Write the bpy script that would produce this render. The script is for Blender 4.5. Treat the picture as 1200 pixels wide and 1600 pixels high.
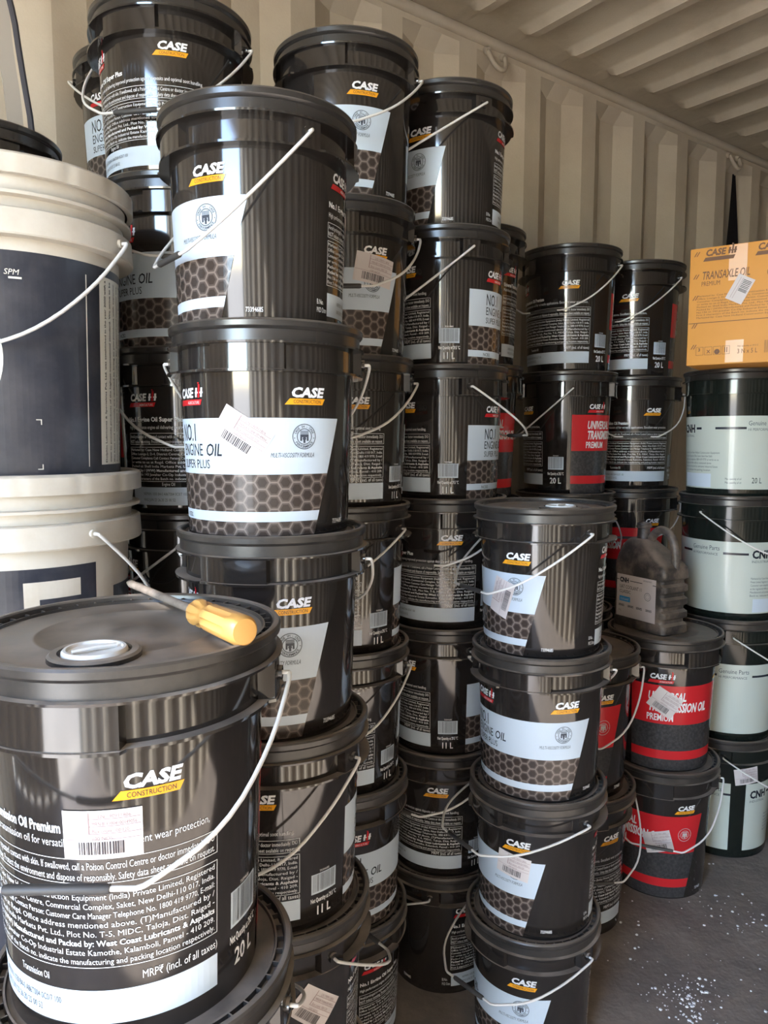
import bpy, bmesh, math, random
from mathutils import Vector, Matrix
rnd = random.Random(7)
R_ = math.radians
for o in list(bpy.data.objects):
    bpy.data.objects.remove(o)
scene = bpy.context.scene
C = scene.collection

# ------------------------------------------------------------------ camera
EYE, FPX, PITCH = 1.2487, 1176.07, 5.668
cam_d = bpy.data.cameras.new('camera')
cam_d.sensor_fit = 'VERTICAL'; cam_d.sensor_height = 36.0
cam_d.lens = 36.0 * FPX / 1600.0
cam_d.clip_start = 0.02
cam = bpy.data.objects.new('camera', cam_d); C.objects.link(cam)
cam.location = (0, 0, EYE); cam.rotation_euler = (R_(90 - PITCH), 0, 0)
scene.camera = cam

# ------------------------------------------------------------------ light
AZ = R_(52.876)
DV = Vector((math.sin(AZ), math.cos(AZ), 0))          # along the container, away from its doors
NV = Vector((-math.cos(AZ), math.sin(AZ), 0))         # towards the long wall in view
def W(s, n, z):
    v = DV * s + NV * n
    return Vector((v.x, v.y, z))
FLOOR, CEIL = -0.008, 2.475
WALL_N, WALL_OPP = 1.765, -0.60
DOOR_S, END_S, LEAF_N = -1.5, 6.3, .34     # left door leaf closed from LEAF_N to the wall, right leaf open

world = bpy.data.worlds.new('world'); scene.world = world; world.use_nodes = True
wn = world.node_tree.nodes; wl = world.node_tree.links
sky = wn.new('ShaderNodeTexSky'); sky.sky_type = 'NISHITA'
sky.sun_disc = False; sky.sun_elevation = R_(60); sky.sun_rotation = AZ + math.pi * .82
sky.air_density = 1.0; sky.dust_density = .4; sky.ozone_density = 1.0
bg = wn['Background']; bg.inputs[1].default_value = 1.0
wl.new(sky.outputs[0], bg.inputs[0])

sun_d = bpy.data.lights.new('sun', 'SUN'); sun_d.energy = 16.0; sun_d.angle = R_(0.6); sun_d.color = (1.0, .98, .95)
sun = bpy.data.objects.new('sun', sun_d); C.objects.link(sun)
sd = (DV * .78 + NV * -.14); sd.z = -.61              # comes in by the open leaf and falls on the right-hand wall
sun.rotation_euler = sd.to_track_quat('-Z', 'Y').to_euler()

por_d = bpy.data.lights.new('door_portal', 'AREA'); por_d.shape = 'RECTANGLE'
por_d.size = LEAF_N - WALL_OPP; por_d.size_y = 2.47; por_d.cycles.is_portal = True
por = bpy.data.objects.new('door_portal', por_d); C.objects.link(por)
por.location = W(DOOR_S - .02, (LEAF_N + WALL_OPP) / 2, CEIL / 2)
por.rotation_euler = DV.to_track_quat('-Z', 'Z').to_euler()

scene.view_settings.view_transform = 'Standard'; scene.view_settings.look = 'None'
scene.view_settings.gamma = 1.0; scene.view_settings.use_curve_mapping = False
scene.view_settings.exposure = 1.88

# ------------------------------------------------------------------ materials
def mat(name, col, rough=.5, metal=0.0, spec=.5, noise=None, dust=None, bump=None):
    """noise=(scale, colour2, amount); dust=(colour, amount) settles on faces that look upwards; bump=(scale, strength)"""
    m = bpy.data.materials.new(name); m.use_nodes = True
    n = m.node_tree.nodes; l = m.node_tree.links; b = n['Principled BSDF']
    b.inputs['Roughness'].default_value = rough; b.inputs['Metallic'].default_value = metal
    b.inputs['Specular IOR Level'].default_value = spec
    col = (*col, 1); b.inputs['Base Color'].default_value = col
    tc = n.new('ShaderNodeTexCoord')
    src = None
    if noise:
        t = n.new('ShaderNodeTexNoise'); t.inputs['Scale'].default_value = noise[0]; t.inputs['Detail'].default_value = 6
        t.inputs['Roughness'].default_value = .65
        l.new(tc.outputs['Object'], t.inputs['Vector'])
        mr = n.new('ShaderNodeMapRange'); mr.inputs[1].default_value = .42; mr.inputs[2].default_value = .68
        mr.inputs[4].default_value = noise[2]
        l.new(t.outputs[0], mr.inputs[0])
        mx = n.new('ShaderNodeMix'); mx.data_type = 'RGBA'
        mx.inputs[6].default_value = col; mx.inputs[7].default_value = (*noise[1], 1)
        l.new(mr.outputs[0], mx.inputs[0]); l.new(mx.outputs[2], b.inputs['Base Color']); src = mx.outputs[2]
    if dust:
        g = n.new('ShaderNodeNewGeometry'); sx = n.new('ShaderNodeSeparateXYZ'); l.new(g.outputs['Normal'], sx.inputs[0])
        mr = n.new('ShaderNodeMapRange'); mr.inputs[1].default_value = .45; mr.inputs[2].default_value = .95
        l.new(sx.outputs[2], mr.inputs[0])
        t = n.new('ShaderNodeTexNoise'); t.inputs['Scale'].default_value = 22; t.inputs['Detail'].default_value = 7
        l.new(tc.outputs['Object'], t.inputs['Vector'])
        m2 = n.new('ShaderNodeMapRange'); m2.inputs[1].default_value = .3; m2.inputs[2].default_value = .62
        m2.inputs[3].default_value = .35
        l.new(t.outputs[0], m2.inputs[0])
        mu = n.new('ShaderNodeMath'); mu.operation = 'MULTIPLY'; l.new(mr.outputs[0], mu.inputs[0]); l.new(m2.outputs[0], mu.inputs[1])
        mu2 = n.new('ShaderNodeMath'); mu2.operation = 'MULTIPLY'; mu2.inputs[1].default_value = dust[1]; l.new(mu.outputs[0], mu2.inputs[0])
        mx = n.new('ShaderNodeMix'); mx.data_type = 'RGBA'; mx.inputs[6].default_value = col; mx.inputs[7].default_value = (*dust[0], 1)
        if src: l.new(src, mx.inputs[6])
        l.new(mu2.outputs[0], mx.inputs[0]); l.new(mx.outputs[2], b.inputs['Base Color'])
        rr = n.new('ShaderNodeMapRange'); rr.inputs[3].default_value = rough; rr.inputs[4].default_value = .85
        l.new(mu2.outputs[0], rr.inputs[0]); l.new(rr.outputs[0], b.inputs['Roughness'])
    if bump:
        t = n.new('ShaderNodeTexNoise'); t.inputs['Scale'].default_value = bump[0]; t.inputs['Detail'].default_value = 5
        l.new(tc.outputs['Object'], t.inputs['Vector'])
        bp = n.new('ShaderNodeBump'); bp.inputs['Strength'].default_value = bump[1]; bp.inputs['Distance'].default_value = .004
        l.new(t.outputs[0], bp.inputs['Height']); l.new(bp.outputs[0], b.inputs['Normal'])
    return m

DUST = (.36, .30, .245)
M = {}
M['body'] = mat('black_film', (.019, .0163, .0152), .09, spec=.85, dust=(DUST, .9))
M['lid'] = mat('black_plastic', (.024, .022, .021), .27, spec=.75, dust=(DUST, .85))
M['lid_dusty'] = mat('black_plastic_dusty', (.022, .02, .019), .3, spec=.7, dust=(DUST, .6), noise=(16, (.075, .066, .058), .6))
M['wire'] = mat('white_coated_wire', (.68, .67, .65), .35)
M['grip'] = mat('grey_grip', (.05, .048, .047), .55)
M['white'] = mat('label_white', (.52, .60, .68), .45, spec=.3)
M['ink_white'] = mat('ink_white', (.74, .75, .76), .4, spec=.3)
M['ink_grey'] = mat('ink_grey', (.5, .5, .5), .25)
M['ink_dark'] = mat('ink_dark', (.02, .024, .035), .25)
M['ink_teal'] = mat('ink_slate', (.055, .065, .085), .35, spec=.3)
M['orange'] = mat('logo_orange', (.82, .36, .02), .2)
M['red'] = mat('logo_red', (.56, .02, .026), .2)
M['charcoal'] = mat('charcoal_print', (.035, .034, .036), .2, noise=(140, (.06, .06, .062), 1.0))
M['hex_line'] = mat('hex_line', (.19, .155, .135), .2, spec=.4)
M['hex_mid'] = mat('hex_mid', (.085, .066, .058), .2, spec=.4)
M['hex_dark'] = mat('hex_dark', (.042, .032, .028), .2, spec=.4)
M['sticker'] = mat('sticker_paper', (.62, .57, .56), .6)
M['sticker_line'] = mat('sticker_line', (.30, .20, .20), .6)
M['bar'] = mat('barcode_ink', (.03, .025, .03), .5)
M['cap'] = mat('white_cap', (.72, .72, .70), .4)
M['cnh_white'] = mat('cnh_label', (.50, .55, .50), .16)
M['cnh_green'] = mat('cnh_pail_black', (.010, .013, .011), .12, dust=(DUST, .8))
M['pail_white'] = mat('pail_white', (.56, .52, .45), .42, noise=(9, (.40, .34, .26), .55))
M['navy'] = mat('navy_label', (.026, .029, .04), .28, noise=(14, (.075, .072, .08), .6))
M['cream'] = mat('cream_label', (.70, .68, .60), .4)
M['wall'] = mat('container_paint', (.56, .49, .39), .62, noise=(2.6, (.45, .375, .285), .8), bump=(160, .12))
M['ceil'] = mat('container_roof_paint', (.52, .455, .35), .65, noise=(5, (.38, .32, .235), .8), bump=(160, .15))
M['floor'] = mat('floor_dirt', (.20, .168, .145), .75, noise=(7, (.30, .25, .21), .9), bump=(60, .5))
M['yard'] = mat('yard_ground', (.52, .45, .36), .9, noise=(1.5, (.30, .25, .2), .7))
M['flake'] = mat('white_flakes', (.72, .71, .72), .7)
M['steel'] = mat('rusty_steel', (.27, .225, .185), .65, metal=.15, noise=(60, (.12, .09, .07), .8))
M['ring'] = mat('painted_ring', (.44, .38, .30), .55)
M['yellow'] = mat('yellow_plastic', (.62, .32, .085), .42, noise=(45, (.55, .32, .10), .35))
M['carton'] = mat('orange_carton', (.66, .30, .055), .6, noise=(8, (.60, .27, .05), .5))
M['carton_ink'] = mat('carton_ink', (.16, .075, .035), .6)
M['tape'] = mat('clear_tape', (.78, .46, .24), .22)
M['jug'] = mat('jug_plastic', (.045, .041, .039), .42, dust=(DUST, .8), noise=(14, (.27, .215, .17), .9))
M['blue'] = mat('blue_print', (.03, .33, .72), .3)
M['wall_strip'] = mat('dark_matte', (.014, .013, .018), .9)
M['cable'] = mat('grey_cable', (.05, .05, .065), .5)
M['cream_strap'] = mat('cream_strap', (.42, .38, .33), .6)

# ------------------------------------------------------------------ helpers
def link(name, me, parent=None, mats=()):
    o = bpy.data.objects.new(name, me); C.objects.link(o)
    if parent is not None: o.parent = parent
    return o
def finish(bm, name, mats, smooth=True, angle=32):
    me = bpy.data.meshes.new(name)
    bm.normal_update()
    bm.to_mesh(me); bm.free()
    for m in mats: me.materials.append(m)
    if smooth:
        for p in me.polygons: p.use_smooth = True
        me.set_sharp_from_angle(angle=R_(angle))
    return me
def tag(o, label, cat, group=None, kind=None):
    o['label'] = label; o['category'] = cat
    if group: o['group'] = group
    if kind: o['kind'] = kind
    return o
def empty(name, loc, rz=0):
    o = bpy.data.objects.new(name, None); C.objects.link(o)
    o.empty_display_size = .05; o.location = loc; o.rotation_euler = (0, 0, rz); return o
def pol(phi, r, z):                      # phi in degrees; 0 faces -Y, grows to the right as seen from outside
    a = R_(phi); return Vector((r * math.sin(a), -r * math.cos(a), z))
def lathe(bm, rows, seg=96, cap0=True, cap1=True, mi=0):
    """rows: list of (z, r) where r is a number or a function of phi"""
    rings = []
    for z, r in rows:
        rings.append([bm.verts.new(pol(360 * i / seg, r(360 * i / seg) if callable(r) else r, z)) for i in range(seg)])
    for a, b in zip(rings, rings[1:]):
        for i in range(seg):
            j = (i + 1) % seg
            f = bm.faces.new((a[i], a[j], b[j], b[i])); f.material_index = mi
    if cap0: bm.faces.new(list(reversed(rings[0]))).material_index = mi
    if cap1: bm.faces.new(rings[-1]).material_index = mi
    return rings
def tube(bm, pts, rad, sides=8, mi=0, closed=False, cap=True):
    pts = [Vector(p) for p in pts]; n = len(pts); rings = []
    up = None
    for i, p in enumerate(pts):
        if closed: t = pts[(i + 1) % n] - pts[i - 1]
        else: t = pts[min(i + 1, n - 1)] - pts[max(i - 1, 0)]
        t.normalize()
        if up is None:
            up = Vector((0, 0, 1)) if abs(t.z) < .9 else Vector((1, 0, 0))
        x = t.cross(up).normalized(); y = x.cross(t).normalized(); up = y
        r = rad[i] if isinstance(rad, (list, tuple)) else rad
        rings.append([bm.verts.new(p + x * (r * math.cos(2 * math.pi * k / sides)) + y * (r * math.sin(2 * math.pi * k / sides))) for k in range(sides)])
    m = n if closed else n - 1
    for i in range(m):
        a, b = rings[i], rings[(i + 1) % n]
        for k in range(sides):
            f = bm.faces.new((a[k], a[(k + 1) % sides], b[(k + 1) % sides], b[k])); f.material_index = mi
    if cap and not closed:
        bm.faces.new(list(reversed(rings[0]))).material_index = mi; bm.faces.new(rings[-1]).material_index = mi
def smooth_path(pts, it=2):
    for _ in range(it):
        q = [pts[0]]
        for a, b in zip(pts, pts[1:]):
            a, b = Vector(a), Vector(b); q += [a.lerp(b, .25), a.lerp(b, .75)]
        q.append(pts[-1]); pts = q
    return [Vector(p) for p in pts]
def box(bm, lo, hi, mi=0, bev=0):
    r = bmesh.ops.create_cube(bm, size=1)
    for v in r['verts']:
        v.co = Vector([lo[i] + (v.co[i] + .5) * (hi[i] - lo[i]) for i in range(3)])
    fs = set(f for v in r['verts'] for f in v.link_faces)
    for f in fs: f.material_index = mi
    if bev:
        es = list(set(e for v in r['verts'] for e in v.link_edges))
        b = bmesh.ops.bevel(bm, geom=es, offset=bev, segments=2, affect='EDGES', profile=.6)
        for f in b['faces']: f.material_index = mi

# ---- flat print: laid out in metres on a strip, then wrapped on a pail or laid on a flat face
_text_cache = {}
def text_mesh(s, bold=0.0):
    k = (s, bold)
    if k not in _text_cache:
        cu = bpy.data.curves.new('t', 'FONT'); cu.body = s; cu.size = 1.0; cu.resolution_u = 2; cu.offset = bold; cu.fill_mode = 'FRONT'
        o = bpy.data.objects.new('t', cu); C.objects.link(o)
        me = bpy.data.meshes.new_from_object(o.evaluated_get(bpy.context.evaluated_depsgraph_get()))
        V = [v.co.to_2d() for v in me.vertices]; F = [tuple(p.vertices) for p in me.polygons]
        bpy.data.objects.remove(o); bpy.data.curves.remove(cu); bpy.data.meshes.remove(me)
        _text_cache[k] = (V, F)
    return _text_cache[k]
class Print:
    def __init__(self): self.bm = {True: bmesh.new(), False: bmesh.new()}; self.mats = []
    def mi(self, m):
        if m not in self.mats: self.mats.append(m)
        return self.mats.index(m)
    def add(self, V, F, m, lv, cut=True):
        bm = self.bm[cut]; k = self.mi(m); vs = [bm.verts.new((v[0], v[1], lv)) for v in V]
        for f in F:
            try:
                fc = bm.faces.new([vs[i] for i in f]); fc.normal_update()
                if fc.normal.z < 0: fc.normal_flip()
                fc.material_index = k
            except ValueError: pass
    def poly(self, pts, m, lv, cut=True): self.add(pts, [tuple(range(len(pts)))], m, lv, cut)
    def rect(self, x0, y0, x1, y1, m, lv, sl=0.0, cut=True):
        self.poly([(x0, y0), (x1, y0), (x1 + sl, y1), (x0 + sl, y1)], m, lv, cut)
    def frame(self, x0, y0, x1, y1, t, m, lv):
        self.rect(x0, y0, x1, y0 + t, m, lv); self.rect(x0, y1 - t, x1, y1, m, lv)
        self.rect(x0, y0, x0 + t, y1, m, lv); self.rect(x1 - t, y0, x1, y1, m, lv)
    def text(self, s, x, y, h, m, lv, w=None, wmul=1.0, bold=0.0, shear=0.0, align='L', rot=0.0, cut=None):
        V, F = text_mesh(s, bold)
        if not V: return 0
        xs = [v.x for v in V]; x0, x1 = min(xs), max(xs); k = h / .70
        kx = (w / (x1 - x0)) if w else k * wmul
        wd = (x1 - x0) * kx; ox = {'L': 0, 'C': -wd / 2, 'R': -wd}[align]
        P = [((v.x - x0) * kx + ox + v.y * k * shear, v.y * k) for v in V]
        if rot:
            c, sn = math.cos(R_(rot)), math.sin(R_(rot)); P = [(a * c - b * sn, a * sn + b * c) for a, b in P]
        self.add([(x + a, y + b) for a, b in P], F, m, lv, (h > .007) if cut is None else cut)
        return wd
    def ring(self, cx, cy, r0, r1, m, lv, n=40):
        V = []; F = []
        for i in range(n):
            a = 2 * math.pi * i / n; V += [(cx + r0 * math.cos(a), cy + r0 * math.sin(a)), (cx + r1 * math.cos(a), cy + r1 * math.sin(a))]
        for i in range(n):
            j = (i + 1) % n; F.append((2 * i, 2 * i + 1, 2 * j + 1, 2 * j))
        self.add(V, F, m, lv)
    def disc(self, cx, cy, r, m, lv, n=32):
        self.poly([(cx + r * math.cos(2 * math.pi * i / n), cy + r * math.sin(2 * math.pi * i / n)) for i in range(n)], m, lv)
    def arc_text(self, s, cx, cy, r, a0, a1, h, m, lv, inside=False):
        for i, ch in enumerate(s):
            if ch == ' ': continue
            a = a0 + (a1 - a0) * (i / (len(s) - 1)); V, F = text_mesh(ch, .02); k = h / .7
            xs = [v.x for v in V]; mid = (min(xs) + max(xs)) / 2
            rot = R_(a - 90 if not inside else a + 90); rr = r if not inside else r + h
            c, sn = math.cos(rot), math.sin(rot); ox, oy = cx + rr * math.cos(R_(a)), cy + rr * math.sin(R_(a))
            P = [((v.x - mid) * k, v.y * k) for v in V]
            self.add([(ox + x * c - y * sn, oy + x * sn + y * c) for x, y in P], F, m, lv, False)
    def clip(self, co, no, keep=None):
        for bm in self.bm.values():
            bmesh.ops.bisect_plane(bm, geom=bm.verts[:] + bm.edges[:] + bm.faces[:], plane_co=co, plane_no=no, clear_outer=True)
    def wrapped(self, name, rfun, rref, step=3.0):
        bm = self.bm[True]
        if bm.verts:
            xs = [v.co.x for v in bm.verts]; a = math.floor(math.degrees(min(xs) / rref) / step) * step; b = math.degrees(max(xs) / rref)
            while a < b:
                bmesh.ops.bisect_plane(bm, geom=bm.verts[:] + bm.edges[:] + bm.faces[:], plane_co=(R_(a) * rref, 0, 0), plane_no=(1, 0, 0)); a += step
        return self._out(name, lambda v: pol(math.degrees(v.x / rref), rfun(v.y) + v.z, v.y))
    def _out(self, name, fn):
        V = []; F = []; K = []
        for bm in self.bm.values():
            bm.verts.index_update(); o = len(V)
            V += [fn(v.co) for v in bm.verts]
            for f in bm.faces: F.append([v.index + o for v in f.verts]); K.append(f.material_index)
            bm.free()
        me = bpy.data.meshes.new(name); me.from_pydata(V, [], F)
        for m in self.mats: me.materials.append(m)
        me.polygons.foreach_set('material_index', K); me.update()
        return me
    def flat(self, name, fn): return self._out(name, fn)

L1, L2, L3, L4 = .0003, .0006, .0009, .0012
# ------------------------------------------------------------------ pail types
class Pail:
    def __init__(s, h, R, r0, r1, lidh, colh):
        s.h, s.R, s.r0, s.r1 = h, R, r0, r1; s.ht = h + .008
        s.zuf = s.ht - lidh; s.zlf = s.zuf - colh; s.rref = (r0 + r1) / 2
        s.zb = (s.zuf + s.zlf) / 2
    def rb(s, z): return s.r0 + (s.r1 - s.r0) * max(0, min(1, z / s.zlf))
    def fz(s, f): return f * s.h + .008
P11 = Pail(.28, .1388, .1145, .1230, .029, .036)
P20 = Pail(.3607, .1546, .1225, .1335, .030, .044)
PCN = Pail(.3607, .1546, .1330, .1430, .030, .040)
PWH = Pail(.400, .170, .1400, .1480, .026, .070)
EAR, PADA, PADB = 180.0, 241.0, 285.0
def sector(phi):
    """which piece of the collar: e ear, p pad, a plain ledge, w wide ledge"""
    p = (phi - EAR) % 180
    if p < 10 or p > 170: return 'e'
    if PADA - EAR <= p <= PADB - EAR: return 'p'
    return 'w' if p < PADA - EAR else 'a'
def body_mesh(P, name, m):
    bm = bmesh.new(); R = P.R
    rl = lambda f: {'e': R - .001, 'p': R - .002, 'w': R + .002, 'a': P.r1 + .0135}[sector(f)]
    rc = lambda f: {'e': R - .0022, 'p': R - .0042, 'w': P.r1 + .0025, 'a': P.r1 + .0025}[sector(f)]
    lathe(bm, [(0, P.r0 - .004), (.002, P.r0 - .001), (.006, P.rb(.006)), (P.zlf - .0018, P.r1), (P.zlf - .0018, rl), (P.zlf + .0012, rl),
               (P.zlf + .0016, rc), (P.zuf - .002, rc), (P.zuf - .002, R + .0004), (P.zuf + .0006, R + .0008), (P.zuf + .0014, R - .007), (P.zuf + .012, R - .008)], 180)
    for a in (EAR, EAR + 180):           # round boss that the wire hooks into
        c0 = pol(a, R - .004, P.zb); c1 = pol(a, R + .0015, P.zb)
        tube(bm, [c0, c1], .0075, 16)
    return finish(bm, name, [m])
def lid_mesh(P, name, m):
    bm = bmesh.new(); R = P.R; h = P.ht; z0 = P.zuf + .0015
    lathe(bm, [(z0, R - .009), (z0, R - .0055), (h - .0135, R - .0055), (h - .012, R - .0032), (h - .0095, R - .0012), (h - .003, R - .0008), (h - .0006, R - .0024), (h, R - .004),
               (h - .0004, R - .0075), (h - .002, R - .009), (h - .0105, R - .0105), (h - .0105, R - .0165), (h - .0052, R - .0172), (h - .0048, R - .0192),
               (h - .0078, R - .0205), (h - .0080, .092), (h - .0068, .090), (h - .0068, .087), (h - .0080, .085), (h - .0080, .030), (h - .0070, .028), (h - .0074, .016)], 128, cap0=False)
    for i in range(44):                  # little webs in the rim groove
        a = 360 * i / 44
        q = [pol(a - .35, R - .0105, h - .0105), pol(a + .35, R - .0105, h - .0105), pol(a + .35, R - .0168, h - .0105), pol(a - .35, R - .0168, h - .0105)]
        t = [v + Vector((0, 0, .0058)) for v in q]
        vs = [bm.verts.new(v) for v in q + t]
        for f in ((4, 5, 6, 7), (0, 1, 5, 4), (2, 3, 7, 6), (1, 2, 6, 5), (3, 0, 4, 7)): bm.faces.new([vs[k] for k in f])
    return finish(bm, name, [m])
def spout_meshes(P):
    bm = bmesh.new(); z = P.ht - .008
    lathe(bm, [(0, .041), (.004, .0405), (.006, .038), (.0062, .032), (.003, .0305), (.003, .0295)], 40, cap0=False)
    a = finish(bm, 'spout_collar', [M['lid']])
    bm = bmesh.new()
    lathe(bm, [(.001, .029), (.0065, .0285), (.0085, .027), (.0085, .0245), (.006, .0235), (.0045, .010), (.0045, .004)], 40, cap0=False)
    tube(bm, [(-.02, 0, .0075), (0, 0, .0082), (.02, 0, .0075)], .0022, 6)
    b = finish(bm, 'spout_cap', [M['cap']])
    return a, b
def bail_meshes(P):
    R = P.R; L = 1.45 * R
    half = [(R - .001, 0), (R + .0085, 0), (R + .0095, -.012), (.99 * R, -.42 * L), (.80 * R, -.78 * L), (.46 * R, -.985 * L), (.40 * R, -L)]
    pts = [Vector((x, 0, z)) for x, z in half]
    pts = [pts[0]] + smooth_path(pts[1:], 2)
    full = pts + [Vector((-p.x, 0, p.z)) for p in reversed(pts)]
    bm = bmesh.new(); tube(bm, full, .0023, 8)
    a = finish(bm, 'handle', [M['wire']], angle=60)
    bm = bmesh.new()
    g = .27 * R
    tube(bm, [(-g, 0, -L), (-g + .003, 0, -L), (g - .003, 0, -L), (g, 0, -L)], [.0034, .0043, .0043, .0034], 12)
    b = finish(bm, 'handle_grip', [M['grip']], angle=60)
    return a, b
# ---- prints
def logo_case(p, x, y, w, yellow=True, ink=None, bar=None):
    ink = ink or M['ink_white']; h = w * .225
    p.text('CASE', x + w * .14, y + h * .78, h * .92, ink, L2, w=w * .80, bold=.045, shear=.22, cut=True)
    p.poly([(x, y), (x + w * .93, y), (x + w * 1.0, y + h * .62), (x + w * .12, y + h * .62)], bar or M['orange'], L2)
    p.text('CONSTRUCTION', x + w * .2, y + h * .14, h * .36, M['ink_dark'], L3, w=w * .68, cut=True)
def logo_ih(p, x, y, w, ink=None, red=None, bar=None):
    ink = ink or M['ink_white']; red = red or M['red']; h = w * .22
    p.text('CASE', x + w * .05, y + h * .72, h * .9, ink, L2, w=w * .60, bold=.04, shear=.16, cut=True)
    for k in (0, 1):
        xx = x + w * (.73 + .17 * k); p.rect(xx, y + h * .72, xx + w * .06, y + h * 1.62, ink, L2, sl=h * .12)
    p.rect(x + w * .73, y + h * 1.08, x + w * .99, y + h * 1.24, ink, L2)
    p.rect(x + w * .825, y + h * .66, x + w * .88, y + h * 1.95, red, L3, sl=h * .14)
    p.rect(x + w * .84, y + h * 2.0, x + w * .89, y + h * 2.14, red, L3)
    p.poly([(x - w * .02, y - h * .05), (x + w * .90, y - h * .05), (x + w * .95, y + h * .5), (x + w * .05, y + h * .5)], bar or red, L2)
    p.text('AGRICULTURE', x + w * .42, y + h * .07, h * .28, ink, L3, w=w * .45, cut=True)
def emblem(p, cx, cy, r, m, txt=True):
    p.ring(cx, cy, r * .94, r, m, L2); p.ring(cx, cy, r * .58, r * .64, m, L2)
    if txt:
        p.arc_text('CASE IH - CASE', cx, cy, r * .70, 158, 22, r * .19, m, L2)
        p.arc_text('PERFORMANCE', cx, cy, r * .70, 215, 325, r * .19, m, L2, inside=True)
    p.disc(cx - r * .82, cy - r * .12, r * .045, m, L2, 8); p.disc(cx + r * .82, cy - r * .12, r * .045, m, L2, 8)
    for k in range(3): p.rect(cx - r * .36, cy + r * (.22 + .09 * k), cx + r * .36, cy + r * (.27 + .09 * k), m, L2)   # piston rings
    p.rect(cx - r * .36, cy - r * .05, cx + r * .36, cy + r * .18, m, L2)
    p.rect(cx - r * .36, cy - r * .34, cx - r * .20, cy - r * .05, m, L2); p.rect(cx + r * .20, cy - r * .34, cx + r * .36, cy - r * .05, m, L2)
    p.rect(cx - r * .09, cy - r * .5, cx + r * .09, cy - r * .05, m, L2); p.ring(cx, cy - r * .16, r * .05, r * .15, m, L2, 16)
def barcode(p, x, y, w, h, m, lv, seed=1, cut=True):
    r = random.Random(seed); k = x
    while k < x + w:
        a = r.choice((.005, .008, .012, .018)) * w; p.rect(k, y, min(k + a, x + w), y + h, m, lv, cut=cut); k += a + r.choice((.014, .02, .03)) * w
def front_print(P, red=False):
    p = Print(); d = lambda f: R_(f) * P.rref; z = P.fz
    top, mid, s1, s0 = ((.645, .35, .145, .078) if red else (.55, .285, .108, .06))
    fr = lambda zz: d(146) - d(17.5) * (z(top) - zz) / (z(top) - z(s0))     # slanted right edge
    lo = .006; x0 = d(1)
    def band(za, zb, m, lv): p.poly([(x0, za), (fr(za), za), (fr(zb), zb), (x0, zb)], m, lv)
    band(z(mid), z(top), M['red'] if red else M['white'], L1)
    band(z(s0), z(s1), M['red'] if red else M['white'], L1)
    for za, zb in ((z(s1), z(mid)), (lo, z(s0))):
        if red: band(za, zb, M['charcoal'], L1); continue
        q = Print(); q.mats = p.mats
        q.poly([(x0, za), (fr(za), za), (fr(zb), zb), (x0, zb)], M['hex_line'], L1)
        s = .0103; row = math.sqrt(3) * s
        for i in range(int((d(150) - x0) / (1.5 * s)) + 3):
            for j in range(-1, 9):
                cx = x0 + i * 1.5 * s; cy = lo + (j + (i % 2) * .5) * row
                if cy < za - s or cy > zb + s: continue
                for k, mm, lv in ((.87, 'hex_mid', L2), (.64, 'hex_dark', L3)):
                    q.poly([(cx + s * k * math.cos(R_(60 * t)), cy + s * k * math.sin(R_(60 * t))) for t in range(6)], M[mm], lv)
        q.clip((0, za, 0), (0, -1, 0)); q.clip((0, zb, 0), (0, 1, 0)); q.clip((x0, 0, 0), (-1, 0, 0))
        nx = Vector((z(top) - z(s0), -d(17.5), 0)).normalized(); q.clip((fr(za), za, 0), nx)
        off = {}
        for v in q.bm[True].verts: off[v] = p.bm[True].verts.new(v.co)
        for f in q.bm[True].faces:
            nf = p.bm[True].faces.new([off[v] for v in f.verts]); nf.material_index = f.material_index
        p.mats = q.mats
    if red:
        W_ = M['ink_white']
        p.text('UNIVERSAL', d(22), z(.532), P.h * .062, W_, L2, w=d(43), bold=.03, shear=.12)
        p.text('TRANSMISSION OIL', d(22), z(.448), P.h * .066, W_, L2, w=d(72), bold=.035, shear=.12)
        p.text('PREMIUM', d(21), z(.375), P.h * .05, W_, L2, w=d(30), bold=.02)
        logo_ih(p, d(22), z(.665), d(30)); logo_case(p, d(108), z(.665), d(26))
        emblem(p, d(122), z(.5), P.h * .052, M['ink_grey'], False)
    else:
        D_ = M['ink_dark']
        p.text('NO.1', d(22), z(.443), P.h * .083, D_, L2, w=d(19), bold=.004)
        p.text('ENGINE', d(22), z(.372), P.h * .058, D_, L2, w=d(26), bold=0)
        p.text('OIL', d(51), z(.372), P.h * .058, D_, L2, w=d(13), bold=.012, shear=.14)
        p.text('SUPER PLUS', d(22), z(.312), P.h * .042, D_, L2, w=d(32))
        logo_ih(p, d(21), z(.615), d(30)); logo_case(p, d(105), z(.612), d(28))
        emblem(p, d(118), z(.463), .0168, M['ink_teal'])
        p.text('MULTI-VISCOSITY FORMULA', d(96), z(.365), P.h * .022, M['ink_teal'], L2, w=d(29), shear=.2)
        p.text('NCB2', d(20), z(.07), P.h * .022, D_, L2)
    p.text('73394685', d(143), z(.035), P.h * .022, M['ink_white'], L2, w=d(11), bold=.01)
    return p.wrapped('front_label', lambda zz: P.rb(zz), P.rref)
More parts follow.
